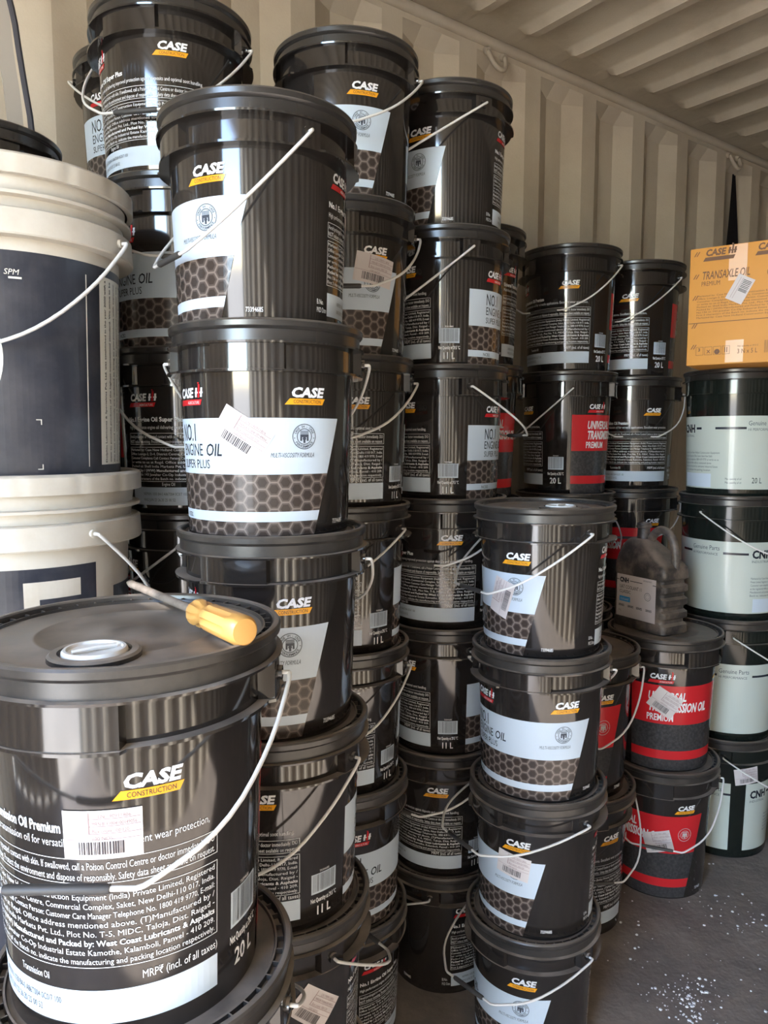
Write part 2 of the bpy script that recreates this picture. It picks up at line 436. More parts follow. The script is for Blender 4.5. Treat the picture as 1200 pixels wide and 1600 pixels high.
BACK = ['Marketed by: Case New Holland Construction Equipment (India) Private Limited, Registered',
        'Office: Lounge-2, D-4, District Centre, Commercial Complex, Saket, New Delhi-110 017, India.',
        'Consumer Complaints Call Contact Person: Customer Care Manager Telephone No. 1800 419 9770, E-mail:',
        'or write to us at Regd. Office address mentioned above. (T)Manufactured by /',
        'Packed at: Shell India Markets Pvt. Ltd., Plot No. T-5, MIDC, Taloja, Dist. Raigad -',
        'Packed by / (WW) Manufactured and Packed by: West Coast Lubricants & Asphalts',
        'No.136 to 143 Jawahar Co-Op Industrial Estate Kamothe, Kalamboli, Panvel - 410 209.',
        'First 2 characters of the Batch no. indicate the manufacturing and packing location respectively.']
def back_print(P, big=False):
    p = Print(); d = lambda f: R_(f) * P.rref; z = P.fz; W_ = M['ink_white']
    a, b = d(202), d(322)
    if big: lg, ti, l1, b1, b2, mr, st = .655, .575, .54, (.445, .51), (.22, .425), .178, (.066, .158)
    else: lg, ti, l1, b1, b2, mr, st = .645, .555, .51, (.415, .485), (.19, .40), .165, (.045, .155)
    logo_ih(p, a + d(-2 if big else 2), z(lg), d(29)); logo_case(p, b - d(42), z(lg), d(27))
    p.text('Universal Transmission Oil Premium' if big else 'No.1 Engine Oil Super Plus', a, z(ti), P.h * .026, W_, L2, w=d(58 if big else 52), bold=.03)
    p.text('Multi-functional transmission oil for versatile applications. Excellent wear protection,' if big else
           'High performance engine oil delivering improved protection against deposits and optimal soot handling.', a, z(l1), P.h * .021, W_, L2, w=b - a - d(4))
    t = .0006
    p.frame(a - d(.8), z(b1[0]), b, z(b1[1]), t, W_, L2)
    hh = z(b1[1]) - z(b1[0])
    for k, s in enumerate(('Avoid prolonged or repeated contact with skin. If swallowed, call a Poison Control Centre or doctor immediately. DO',
                           'NOT induce vomiting. Protect the environment and dispose of responsibly. Safety data sheet available on request.')):
        p.text(s, a, z(b1[1]) - hh * (.44 + .44 * k), hh * .29, W_, L2, w=b - a - d(1.5))
    p.frame(a - d(.8), z(b2[0]), b, z(b2[1]), t, W_, L2)
    hh = (z(b2[1]) - z(b2[0])) / (len(BACK) + .35)
    for k, s in enumerate(BACK):
        p.text(s, a, z(b2[1]) - hh * (k + .95), hh * .62, W_, L2, w=b - a - d(1.5), bold=.02 if k in (5,) else 0.0)
    p.text('Transmission Oil' if big else 'Engine Oil', a + d(32), z(mr), P.h * .020, W_, L2, w=d(16 if big else 11))
    p.text('MRP\u20b9 (incl. of all taxes)', b, z(mr), P.h * .022, W_, L2, w=d(33), align='R')
    p.rect(a, z(st[0]), b + d(.3), z(st[1]), M['white'], L1)
    for k in (0, 1):
        p.text('NEP00N 1030 B4-0 A86T004 0C0/7 100' if k == 0 else 'NN2 JUN 23 26.20 25 00 52', a + d(13), z(st[0] + (st[1] - st[0]) * (.55 - .33 * k)), P.h * .018, M['ink_teal'], L2, w=d(40 - 10 * k))
    p.text('B.No.', a - d(10), z(st[0] + .05), P.h * .024, W_, L2, w=d(6)); p.text('PKD Date', a - d(10), z(st[0] + .012), P.h * .024, W_, L2, w=d(9))
    return p.wrapped('back_label', lambda zz: P.rb(zz), P.rref)
def code_print(P, vol):
    p = Print(); d = lambda f: R_(f) * P.rref; z = P.fz; W_ = M['ink_white']; c = d(341)
    y0, y1 = (z(.195), z(.30)) if vol[0] == '2' else (z(.155), z(.262))
    w = d(10.5)
    p.rect(c - w, y0, c + w, y1, M['white'], L1); barcode(p, c - w * .88, y0 + .003, w * 1.76, (y1 - y0) - .004, M['bar'], L2, 5)
    p.text('73394685', c, y1 + .002, .003, W_, L2, align='C')
    p.text('Net Quantity at 29.5 °C', c, y0 - P.h * .045, P.h * .023, W_, L2, w=d(22), align='C', bold=.02)
    p.text(vol, c, y0 - P.h * .115, P.h * .047, W_, L2, align='C', wmul=.8, bold=.02)
    return p.wrapped('volume_print', lambda zz: P.rb(zz), P.rref)
def cnh_print(P):
    p = Print(); d = lambda f: R_(f) * P.rref; z = P.fz; K = M['ink_dark']
    p.rect(d(28), z(.05), d(370), z(.63), M['cnh_white'], L1)
    yb = z(.525)
    for c, b0, b1, b2, b3, lg in ((166, 146, 164, 204, 232, 236), (326, 290, 324, 362, 370, 34)):      # name block twice round the pail
        p.text('Genuine Parts', d(c), yb + P.h * .03, P.h * .036, M['ink_teal'], L2, w=d(34)); p.text('HI PERFORMANCE', d(c), yb - P.h * .012, P.h * .02, M['ink_teal'], L2, w=d(32))
        p.rect(d(b0), yb, d(b1), yb + P.h * .018, K, L2); p.rect(d(b2), yb, d(b3), yb + P.h * .018, K, L2)
        p.text('CNH', d(lg), yb - P.h * .022, P.h * .062, K, L2, w=d(25), bold=.045)
        p.text('INDUSTRIAL', d(lg), yb - P.h * .06, P.h * .02, M['ink_teal'], L2, w=d(24))
        p.rect(d(lg + 28), yb, d(lg + 36), yb + P.h * .018, K, L2)
    for c in (236, 60):
        for k, t in enumerate(('Marketed by Case New Holland Construction Equipment', 'Private Limited, Registered Office Centre Saket New Delhi', 'Customer care telephone 1800 419 9770 or write to us', 'at the registered office address mentioned above',
                               'Manufactured and packed by Lubricants Industrial Estate', 'Batch no. indicates the packing location')):
            p.text(t, d(c), z(.33 - .028 * k), P.h * .017, M['ink_teal'], L2, w=d(60 - (k * 9) % 17))
    p.text('20 L', d(333), z(.10), P.h * .045, K, L2, w=d(12))
    for k in (0, 1): p.text('Max. quantity of oil', d(303), z(.125 - .03 * k), P.h * .017, M['ink_teal'], L2, w=d(18))
    p.rect(d(240), z(.06), d(286), z(.17), M['white'], L2)
    return p.wrapped('pail_label', lambda zz: P.rb(zz), P.rref)
def sticker_mesh(P, phi, f, rot, w, h, seed):
    p = Print(); cx = R_(phi) * P.rref; cy = P.fz(f); Lb = .0011
    c, s = math.cos(R_(rot)), math.sin(R_(rot))
    T = lambda x, y: (cx + x * c - y * s, cy + x * s + y * c)
    def rc(x0, y0, x1, y1, m, lv): p.poly([T(x0, y0), T(x1, y0), T(x1, y1), T(x0, y1)], m, lv)
    rc(-w / 2, -h / 2, w / 2, h / 2, M['sticker'], Lb)
    for y in (h * .02, h * .17, h * .32): rc(-w * .16, y, w * .48, y + h * .012, M['sticker_line'], Lb + .0003)
    rc(-w * .17, h * .02, -w * .155, h * .46, M['sticker_line'], Lb + .0003)
    rc(-w * .48, -h * .10, w * .48, -h * .09, M['sticker_line'], Lb + .0003)
    r = random.Random(seed); k = -w * .30
    while k < w * .27:
        a = r.choice((.008, .012, .02)) * w; rc(k, -h * .40, k + a, -h * .14, M['bar'], Lb + .0003); k += a + r.choice((.009, .014, .02)) * w
    for i, t in enumerate(('LN 190911806', 'MRN/B Y1004100149056', 'Box count 100/120', '100 NOS')):
        x, y = T(-w * .12 + w * .08 * (i == 0), h * (.345 - .15 * i)); p.text(t, x, y, h * .075, M['sticker_line'], Lb + .0003, w=w * (.40, .55, .45, .25)[i], rot=rot, cut=False)
    return p.wrapped('barcode_sticker', lambda zz: P.rb(zz), P.rref)

KIND = {}
def make_kind(key, P, bodym, parts):
    b, g = bail_meshes(P)
    KIND[key] = dict(P=P, body=body_mesh(P, key + '_body', bodym), lid=lid_mesh(P, key + '_lid', M['lid']), bail=b, grip=g, parts=parts)
make_kind('engine', P11, M['body'], [front_print(P11), back_print(P11), code_print(P11, '11 L')])
make_kind('trans', P20, M['body'], [front_print(P20, True), back_print(P20, True), code_print(P20, '20 L')])
make_kind('parts', PCN, M['cnh_green'], [cnh_print(PCN)])
SP_COL, SP_CAP = spout_meshes(P11)
LID_DUSTY = {k: None for k in KIND}

def pail(kind, X, Y, z, rz, name, label, group, side=1, theta=60, ear=EAR, spout=None, stickers=(), dusty=False):
    K = KIND[kind]; P = K['P']
    t = empty(name, (X, Y, z - .008), rz); tag(t, label, 'bucket', group)
    link('body', K['body'], t)
    ld = link('lid', K['lid'], t)
    if dusty:
        if LID_DUSTY[kind] is None:
            me = K['lid'].copy(); me.materials[0] = M['lid_dusty']; LID_DUSTY[kind] = me
        ld.data = LID_DUSTY[kind]
    for me in K['parts']: link(me.name.split('.')[0], me, t)
    hd = link('handle', K['bail'], t); hd.location = (0, 0, P.zb); hd.rotation_euler = (R_(theta) * side, 0, R_(ear - 90))
    link('handle_grip', K['grip'], hd)
    if spout:
        phi, r = spout
        c = link('spout_collar', SP_COL, ld); c.location = pol(phi, r, P.ht - .008); c.rotation_euler = (0, 0, R_(phi))
        c2 = link('spout_cap', SP_CAP, ld); c2.location = c.location; c2.rotation_euler = (0, 0, R_(phi + 40)); c2['label'] = 'white round pull-out spout cap'
    for st in stickers:
        link('barcode_sticker', sticker_mesh(P, *st), t)['label'] = 'white barcode sticker'
    return t

# ------------------------------------------------------------------ the container
def struct(name, me):
    o = link(name, me); o['kind'] = 'structure'; return o
PIT, S0 = .2907, 1.983
def corrugated_wall(name, nn, sgn, s_a, s_b, zt):
    bm = bmesh.new(); prof = []
    k = math.floor((s_a - S0) / PIT) - 1
    while S0 + k * PIT < s_b + PIT:
        s = S0 + k * PIT; prof += [(s - .073, 0), (s, 0), (s + .07, .037), (s + .148, .037)]; k += 1
    prof = [p for p in prof if s_a <= p[0] <= s_b]
    rows = [(FLOOR - .02, 1, 0), (zt - .085, 1, 0), (zt - .045, .0, 0), (zt + .02, 0, 0)]
    rings = [[bm.verts.new(W(s, nn + sgn * dpt * f, z)) for s, dpt in prof] for z, f, _ in rows]
    out = [bm.verts.new(W(s, nn + sgn * .06, z)) for z in (zt + .02, FLOOR - .02) for s in (prof[0][0], prof[-1][0])]
    for a, b in zip(rings, rings[1:]):
        for i in range(len(prof) - 1): bm.faces.new((a[i], a[i + 1], b[i + 1], b[i]))
    bm.faces.new((out[0], out[1], out[3], out[2]))
    return struct(name, finish(bm, name, [M['wall']], angle=20))
corrugated_wall('wall_left', WALL_N, 1, DOOR_S, END_S, CEIL)
corrugated_wall('wall_right', WALL_OPP, -1, DOOR_S, END_S, CEIL)
bm = bmesh.new()
a = [bm.verts.new(W(END_S, n, z)) for n, z in ((WALL_OPP - .05, FLOOR), (WALL_N + .05, FLOOR), (WALL_N + .05, CEIL), (WALL_OPP - .05, CEIL))]
bm.faces.new(a); struct('wall_back', finish(bm, 'wall_back', [M['wall']], False))
bm = bmesh.new()
a = [bm.verts.new(W(s, n, FLOOR)) for s, n in ((DOOR_S, WALL_OPP - .06), (END_S, WALL_OPP - .06), (END_S, WALL_N + .06), (DOOR_S, WALL_N + .06))]
bm.faces.new(a); struct('floor', finish(bm, 'floor', [M['floor']], False))
# roof: pressed ribs that run across and stop short of the side rails
bm = bmesh.new(); ss = []
k = -18
while 1.806 + .2107 * k < END_S:
    s = 1.806 + .2107 * k; ss += [(s - .042, 0), (s - .034, .2), (s - .018, 1), (s + .010, 1), (s + .024, .2), (s + .032, 0)]; k += 1
ss = [(DOOR_S, 0)] + [p for p in ss if DOOR_S < p[0] < END_S] + [(END_S, 0)]
nns = [(WALL_OPP - .06, 0), (WALL_OPP + .09, 0), (WALL_OPP + .105, .55), (WALL_OPP + .13, .95), (WALL_OPP + .16, 1)] + [(WALL_OPP + .2 + i * .24, 1) for i in range(8)] + [(WALL_N - .16, 1), (WALL_N - .13, .95), (WALL_N - .105, .55), (WALL_N - .09, 0), (WALL_N + .06, 0)]
g = [[bm.verts.new(W(s, n, CEIL - .028 * d1 * d2)) for n, d2 in nns] for s, d1 in ss]
for i in range(len(ss) - 1):
    for j in range(len(nns) - 1): bm.faces.new((g[i][j], g[i][j + 1], g[i + 1][j + 1], g[i + 1][j]))
struct('ceiling', finish(bm, 'ceiling', [M['ceil']], angle=35))
for name, n in (('trim_1', WALL_N - .002), ('trim_2', WALL_OPP + .002)):
    bm = bmesh.new(); tube(bm, [W(DOOR_S, n, CEIL - .012), W(END_S, n, CEIL - .012)], .017, 10)
    struct(name, finish(bm, name, [M['wall']], angle=60))
def door_leaf(name, a, b):
    bm = bmesh.new(); d = (b - a).normalized(); nn = Vector((-d.y, d.x, 0)); L = (b - a).length; k = 0; pr = []
    while k * .23 < L - .2: pr += [(.08 + k * .23, 0), (.13 + k * .23, .03), (.20 + k * .23, .03), (.25 + k * .23, 0)]; k += 1
    pr = [(0, 0)] + [q for q in pr if q[0] < L] + [(L, 0)]
    lo = [bm.verts.new(a + d * x + nn * y + Vector((0, 0, FLOOR))) for x, y in pr]; hi = [bm.verts.new(a + d * x + nn * y + Vector((0, 0, CEIL + .02))) for x, y in pr]
    for i in range(len(pr) - 1): bm.faces.new((lo[i], lo[i + 1], hi[i + 1], hi[i]))
    struct(name, finish(bm, name, [M['wall']], False))
door_leaf('door_1', W(DOOR_S, LEAF_N, 0), W(DOOR_S, WALL_N + .06, 0))  # unseen leaf, drawn past mid-door to narrow the doorway's highlight on the pails
door_leaf('door_2', W(DOOR_S - .02, WALL_OPP - .03, 0), W(DOOR_S - .30, WALL_OPP - 1.17, 0))
bm = bmesh.new()
a = [bm.verts.new(W(s, n, FLOOR - .35)) for s, n in ((DOOR_S - .02, -30), (DOOR_S - .02, 30), (DOOR_S - 60, 30), (DOOR_S - 60, -30))]
bm.faces.new(a); struct('yard_ground', finish(bm, 'yard_ground', [M['yard']], False))

def lashing_ring(s, label):
    t = empty('lashing_ring', W(s, WALL_N, CEIL - .042)); tag(t, label, 'ring', 'lashing rings under the roof rail')
    bm = bmesh.new(); pts = []
    for i in range(13):
        a = math.pi * i / 12; pts.append(DV * (.036 * math.cos(a)) + NV * (-.012 - .02 * math.sin(a)) + Vector((0, 0, -.004 - .052 * math.sin(a))))
    tube(bm, pts, .0075, 8); link('ring', finish(bm, 'ring', [M['ring']], angle=60), t)
    for sg in (-1, 1):
        bm = bmesh.new(); tube(bm, [DV * (.036 * sg) + NV * .004 + Vector((0, 0, .004)), DV * (.036 * sg) + NV * -.014 + Vector((0, 0, -.004))], .0115, 8)
        link('weld_lug', finish(bm, 'weld_lug', [M['ring']], angle=60), t)
    return t
lashing_ring(1.765, 'beige steel lashing ring on the wall above the stacks in the middle')
lashing_ring(3.19, 'beige steel lashing ring on the wall above the orange carton')

# ------------------------------------------------------------------ stacks of black pails
ST = dict(C=(-.1687, 1.1063), K=(.3160, 1.4890), G=(.1385, 1.7040), F=(-.0809, 1.5155), D=(-.3511, 1.3989), I=(.5705, 2.369), M=(.7861, 2.0639),
          N=(1.0588, 2.276), J=(.841, 2.569), L=(.5025, 1.9061), A=(-.2565, .7520), H=(.24, 2.16), E=(-.500, 1.650), P=(-.712, 1.372))
GRP = {'engine': 'black pails of engine oil with pale blue front panel', 'trans': 'black pails of transmission oil with red front panel', 'parts': 'black pails with greenish white spare-parts label'}
# stack, place from the top, kind, dx, dy, label angle phi, angle beta at which it shows, bail side, bail drop (m), label, extras
T = [
 ('C', 1, 'engine', -.0075, 0, 146, -7, -1, .155, 'top black oil pail of the stack right of the white pails, emblem at left', {'st': [(92, .47, -62, .072, .045)]}),
 ('C', 2, 'engine', 0, 0, 146, 51, 1, .11, 'black oil pail with a barcode sticker tilted across its pale front panel', {'st': [(-17, .475, -33, .074, .046)]}),
 ('C', 3, 'engine', .004, 0, 146, 38, 1, .11, 'black oil pail partly behind the screwdriver pail, orange logo and emblem at left', {'dusty': True}),
 ('C', 4, 'engine', .006, 0, 361, 53, 1, .13, 'black 11 litre pail with barcode right of the screwdriver pail, wire hanging leftward', {'dusty': True}),
 ('C', 5, 'engine', .008, 0, 202, 54, 1, 0.11, 'black oil pail cut by the bottom edge, sticker at left and wire lifted rightward', {'dusty': True, 'st': [(22, .56, -42, .07, .05)]}),
 ('C', 6, 'engine', .008, 0, 202, 20, 1, .10, 'black oil pail on the floor, below the frame, lowest beside the screwdriver pail', {}),
 ('K', 1, 'engine', .002, 0, 146, 3, -1, 0.112, 'black oil pail topping the short front stack, lid in view, sticker on its left', {'dusty': True, 'spout': (30, .062), 'st': [(-40, .375, 72, .072, .047)]}),
 ('K', 2, 'engine', .001, 0, 146, 50.6, 1, .10, 'black oil pail showing its whole pale panel, second in the short front stack', {'dusty': True}),
 ('K', 3, 'engine', 0, 0, 146, 9, -1, .042, 'black oil pail with sticker under its wire, third in the short front stack', {'dusty': True, 'st': [(-21, .50, -8, .066, .048)]}),
 ('K', 4, 'engine', -.005, 0, 146, 19, -1, .045, 'bottom black oil pail of the short front stack, cut by the picture edge', {'dusty': True}),
 ('G', 1, 'engine', 0, 0, 146, -2, -1, .11, 'black oil pail at the very top of the middle stack, before the ribbed wall', {}),
 ('G', 2, 'engine', 0, 0, 322, -16, 1, .125, 'black 11 litre pail second in the middle stack, wire slanting down left', {}),
 ('G', 3, 'engine', 0, 0, 322, -16, -1, .10, 'black 11 litre pail third in the middle stack, wire swung out right', {}),
 ('G', 4, 'engine', 0, 0, 322, 34, 1, .085, 'black oil pail showing full text block and white strip, left of the short front stack', {}),
 ('G', 5, 'engine', 0, 0, 322, -14, -1, .10, 'black 11 litre pail fifth in the middle stack, barcode left of the short front stack', {}),
 ('G', 6, 'engine', 0, 0, 322, 21.5, 1, .06, 'black oil pail sixth in the middle stack, text block and orange logo', {}),
 ('G', 7, 'engine', 0, 0, 202, 11, -1, .07, 'black oil pail on the floor at the foot of the middle stack', {'dusty': True}),
 ('F', 1, 'engine', .009, 0, 146, 41, -1, 0.125, 'topmost black oil pail of the narrow middle stack, under the plain part of the wall', {}),
 ('F', 2, 'engine', .004, 0, 146, 53, -1, 0.12, 'black oil pail with sticker over its emblem panel, second in the narrow middle stack', {'st': [(27, .545, -9, .078, .052)]}),
 ('F', 3, 'engine', .002, 0, 322, 38, 1, .105, 'black oil pail third in the narrow middle stack, two wires crossing before it', {}),
 ('F', 4, 'engine', -.004, 0, 322, 18, 1, .10, 'black 11 litre pail fourth in the narrow middle stack, barcode at right', {}),
 ('F', 5, 'engine', -.006, 0, 322, 32, 1, .115, 'black 11 litre pail fifth in the narrow middle stack, long wire hanging across it', {}),
 ('F', 6, 'engine', -.008, 0, 64, 41, 1, .10, 'black oil pail with ENGINE OIL lettering and red logo, sixth in the narrow middle stack', {'dusty': True}),
 ('F', 7, 'engine', -.009, 0, 202, 17, -1, .10, 'lowest black oil pail of the narrow middle stack, red logo and text rows', {'dusty': True}),
 ('D', 1, 'engine', -.022, 0, 322, 27, 1, 0.145, 'black oil pail cut by the top edge, text block and wire across its front', {}),
 ('D', 2, 'engine', -.012, 0, 64, -25, -1, .10, 'black oil pail with pale panel ending in OIL, right beside the upper white pail', {}),
 ('D', 3, 'engine', -.006, 0, 202, -57, 1, .12, 'black oil pail with red logo and text rows between the white pail and tilted sticker', {}),
 ('D', 4, 'engine', 0, 0, 180, -8, -1, 0.12, 'mostly hidden black oil pail between the lower white pail and the screwdriver', {}),
 ('D', 5, 'engine', 0, 0, 146, 40, -1, .08, 'hidden black oil pail fifth from the top behind the screwdriver pail', {}),
 ('D', 6, 'engine', 0, 0, 146, 60, -1, .08, 'hidden black oil pail sixth from the top behind the screwdriver pail', {}),
 ('D', 7, 'engine', 0, 0, 146, 20, -1, .08, 'hidden black oil pail on the floor behind the screwdriver pail', {}),
 ('E', 1, 'engine', 0, 0, 22, -57, -1, .11, 'small-looking black oil pail far back at upper left near the plain wall', {}),
 ('E', 2, 'engine', 0, 0, 22, -30, -1, 0.11, 'hidden black oil pail second from the top in the rear left stack', {}),
 ('E', 3, 'trans', 0, 0, 22, -10, -1, 0.11, 'hidden black oil pail third from the top in the rear left stack', {}),
 ('E', 4, 'trans', 0, 0, 22, -50, -1, 0.11, 'hidden black oil pail fourth from the top in the rear left stack', {}),
 ('E', 5, 'trans', 0, 0, 22, -70, -1, 0.11, 'hidden black oil pail fifth from the top in the rear left stack', {}),
 ('E', 6, 'trans', 0, 0, 22, 0, -1, 0.11, 'hidden black oil pail on the floor in the rear left stack', {}),
 ('I', 1, 'trans', 0, 0, 322, 28, 1, .14, 'top black 20 litre pail before the ribbed wall, whole text block and white strip', {}),
 ('I', 2, 'trans', -.003, 0, 322, -31, 1, .15, 'black 20 litre pail with red panel at its right, just above the short front stack', {}),
 ('I', 3, 'trans', 0, 0, 146, 20, 1, .14, 'hidden black 20 litre pail behind the short front stack, third in its stack', {}),
 ('I', 4, 'trans', 0, 0, 146, 60, 1, .14, 'hidden black 20 litre pail behind the short front stack, fourth in its stack', {}),
 ('I', 5, 'trans', 0, 0, 146, 0, 1, .14, 'hidden black 20 litre pail on the floor behind the short front stack', {}),
 ('J', 1, 'trans', 0, 0, 322, 19, 1, .14, 'top black 20 litre pail left of the orange carton', {}),
 ('J', 2, 'trans', 0, 0, 322, 57, 1, .14, 'black 20 litre pail with wide white strip, straight above the dusty jug', {}),
 ('J', 3, 'trans', 0, 0, 122, 33, -1, .10, 'black 20 litre pail with red panel behind the dusty jug', {}),
 ('J', 4, 'trans', 0, 0, 122, 0, 1, .10, 'hidden black 20 litre pail behind the jug, fourth in its stack', {}),
 ('J', 5, 'trans', 0, 0, 122, 50, 1, .10, 'hidden black 20 litre pail on the floor behind the red-panelled pails', {}),
 ('H', 1, 'trans', 0, 0, 202, 44, -1, .10, 'black pail mostly hidden, narrow text strip showing right of the middle stack', {}),
 ('H', 2, 'trans', 0, 0, 80, 62, 1, .10, 'mostly hidden pail with red panel lettering peeping out right of the middle stack', {}),
 ('H', 3, 'trans', 0, 0, 80, 20, -1, .10, 'hidden black 20 litre pail behind the middle stack, third in its own stack', {}),
 ('H', 4, 'trans', 0, 0, 80, 40, -1, .10, 'hidden black 20 litre pail behind the middle stack, fourth in its own stack', {}),
 ('H', 5, 'trans', 0, 0, 80, 0, -1, .10, 'hidden black 20 litre pail on the floor behind the middle stack', {}),
 ('L', 1, 'trans', 0, 0, 146, 54, -1, .17, 'black and red pail with dusty open lid, squeezed behind the short front stack', {'dusty': True, 'spout': (0, .07)}),
 ('L', 2, 'trans', 0, 0, 322, 72, 1, .14, 'black pail on the floor with text rows, right behind the short front stack', {'dusty': True}),
 ('M', 1, 'trans', 0, 0, 22, -16, 1, .10, 'black pail with red panel carrying the dusty jug on its lid', {'dusty': True, 'st': [(3, .515, -32, .072, .062)]}),
 ('M', 2, 'trans', .003, 0, 146, 55, -1, .15, 'red-panelled transmission oil pail standing on the floor, wire across a white sticker', {'dusty': True, 'st': [(0, .435, 16, .072, .058)]}),
 ('N', 1, 'parts', 0, 0, 326, 13, -1, 0.1, 'black pail with greenish white label directly under the orange carton', {}),
 ('N', 2, 'parts', 0, 0, 180, -32, 1, .12, 'black pail with large black logo on white label, second under the orange carton', {}),
 ('N', 3, 'parts', 0, 0, 180, 7, 1, .12, 'black pail with white label right of the jug pail, third under the orange carton', {'dusty': True}),
 ('N', 4, 'parts', 0, 0, 360, 2, -1, .12, 'white-labelled black pail on the floor at the right edge, sticker near its rim', {'dusty': True, 'st': [(30, .70, 8, .07, .05)]}),
 ('A', 1, 'trans', -.004, 0, 322, 34, 1, 0.112, 'big black 20 litre pail at lower left with the screwdriver on its lid', {'dusty': True, 'spout': (-19, .090), 'st': [(-12, .572, 0, .066, .045)]}),
 ('A', 2, 'trans', .004, 0, 146, 30, 1, .12, 'black pail under the big screwdriver pail, only its dusty rim in view', {'dusty': True}),
 ('A', 3, 'trans', 0, 0, 146, 0, 1, .12, 'black pail on the floor below the frame, lowest under the screwdriver pail', {}),
 ('P', 1, 'engine', 0, 0, 146, 70, 1, .10, 'dark pail lid peeping over the upper white pail at the left edge', {}),
 ('P', 2, 'engine', 0, 0, 146, 20, 1, .10, 'hidden black pail behind the white pails, second in its stack', {}),
 ('P', 3, 'engine', 0, 0, 146, 0, 1, .10, 'hidden black pail behind the white pails, third in its stack', {}),
 ('P', 4, 'engine', 0, 0, 146, 40, 1, .10, 'hidden black pail behind the white pails, fourth in its stack', {}),
 ('P', 5, 'engine', 0, 0, 146, 60, 1, .10, 'hidden black pail behind the white pails, fifth in its stack', {}),
 ('P', 6, 'trans', 0, 0, 146, 60, 1, .10, 'hidden black pail on the floor behind the white pails', {}),
]
HGT = {}
for row in T: HGT[(row[0], row[1])] = KIND[row[2]]['P'].h
for st, k, kind, dx, dy, phi, beta, side, drop, lab, ex in T:
    below = [v for (a, b), v in HGT.items() if a == st and b > k]
    P = KIND[kind]['P']; X, Y = ST[st]; X += dx; Y += dy
    az = math.degrees(math.atan2(X, Y)); rot = beta - phi - az
    Lb = 1.45 * P.R; th = max(42, math.degrees(math.acos(min(1, drop / Lb))))
    stk = [(phi + b - beta, f, r, w, h, 11 + i) for i, (b, f, r, w, h) in enumerate(ex.get('st', []))]
    sp = ex.get('spout')
    if sp: sp = (phi + sp[0] - beta, sp[1])
    zb = sum(below)
    if st == 'A': zb -= .011 * len(below)          # these nest a little deeper
    pail(kind, X, Y, zb, R_(rot), 'parts_pail' if kind == 'parts' else 'oil_pail', lab, GRP[kind], side, th, ex.get('ear', EAR), sp, stk, ex.get('dusty', False))

# ------------------------------------------------------------------ white pails at the left edge
def white_pail_meshes():
    P = PWH; R = P.R; h = P.ht; bm = bmesh.new()
    skirt = lambda f: R - .002
    lathe(bm, [(0, P.r0 - .004), (.003, P.r0), (h - .100, P.r1), (h - .100, R - .003), (h - .098, R - .0015), (h - .068, R - .003), (h - .066, R - .006), (h - .066, P.r1 + .006),
               (h - .052, P.r1 + .007), (h - .051, R - .003), (h - .047, R - .003), (h - .046, P.r1 + .008), (h - .026, P.r1 + .011)], 144)
    for a in (EAR, EAR + 180): tube(bm, [pol(a, R - .004, h - .082), pol(a, R + .002, h - .082)], .006, 14)
    body = finish(bm, 'white_body', [M['pail_white']])
    bm = bmesh.new()
    def sk(f): return R - (.0016 if (f % 24) < 2.4 else 0)
    lathe(bm, [(h - .027, R - .008), (h - .027, sk), (h - .004, sk), (h - .001, R - .003), (h, R - .006), (h - .002, R - .011), (h - .010, R - .013), (h - .008, R - .02), (h - .008, .03)], 150, cap0=False)
    lid = finish(bm, 'white_lid', [M['pail_white']])
    L = 1.28 * R; half = [(R - .001, 0), (R + .009, 0), (R + .010, -.012), (.97 * R, -.45 * L), (.72 * R, -.82 * L), (.36 * R, -.985 * L), (0, -L)]
    pts = [Vector((x, 0, z)) for x, z in half]; pts = [pts[0]] + smooth_path(pts[1:], 2)
    bm = bmesh.new(); tube(bm, pts + [Vector((-q.x, 0, q.z)) for q in reversed(pts[:-1])], .0026, 8)
    return body, lid, finish(bm, 'handle', [M['wire']], angle=60)
WB, WLID, WH = white_pail_meshes()
def navy_print():
    P = PWH; p = Print(); d = lambda f: R_(f) * P.rref; CR = M['cream']
    z0, z1 = .004, P.ht - .116
    p.rect(d(-110), z0, d(86), z1, M['navy'], L1)
    cy = (z0 + z1) / 2 + .012
    p.disc(d(-44), cy, .098, CR, L2, 64)
    p.ring(d(-44), cy, .060, .066, M['navy'], L3, 48)
    p.rect(d(38.2), z0 + .012, d(38.9), z1 - .016, CR, L2)
    p.rect(d(48.5), z0 + .014, d(76), z1 - .012, CR, L2)
    T5 = ('Dolphin Lubricants & Specialties Pvt. Ltd. was established in the year 2000 with a', 'view to provide products of the highest international standard. We strive to be',
          'the best and constantly are updated to bring to you products with superior', 'formulations. We have a large product portfolio for industrial and consumer use.', 'We are growing and expanding thanks to our loyal product following')
    for k, t in enumerate(T5):
        V, F = text_mesh(t, .01); xs = [v.x for v in V]; w = (z1 - z0) - .034; kx = w / (max(xs) - min(xs)); ky = .0056
        x = d(54.0 + 4.9 * k)
        p.add([(x - v.y * ky, z0 + .017 + (v.x - min(xs)) * kx) for v in V], F, M['ink_dark'], L3, False)
    for zz, up in ((z0 + .01, 1), (z0 + .075, -1)):
        p.rect(d(9), zz, d(11.5), zz + .0012, CR, L2); p.rect(d(11.3), zz if up > 0 else zz - .006, d(11.8), zz + .007 if up > 0 else zz + .0012, CR, L2)
    p.text('SPM', d(-3), z1 - .03, .007, CR, L2, shear=.2); p.rect(d(-1), z1 - .035, d(5), z1 - .0325, CR, L2)
    return p.wrapped('navy_label', lambda z: P.rb(z), P.rref)
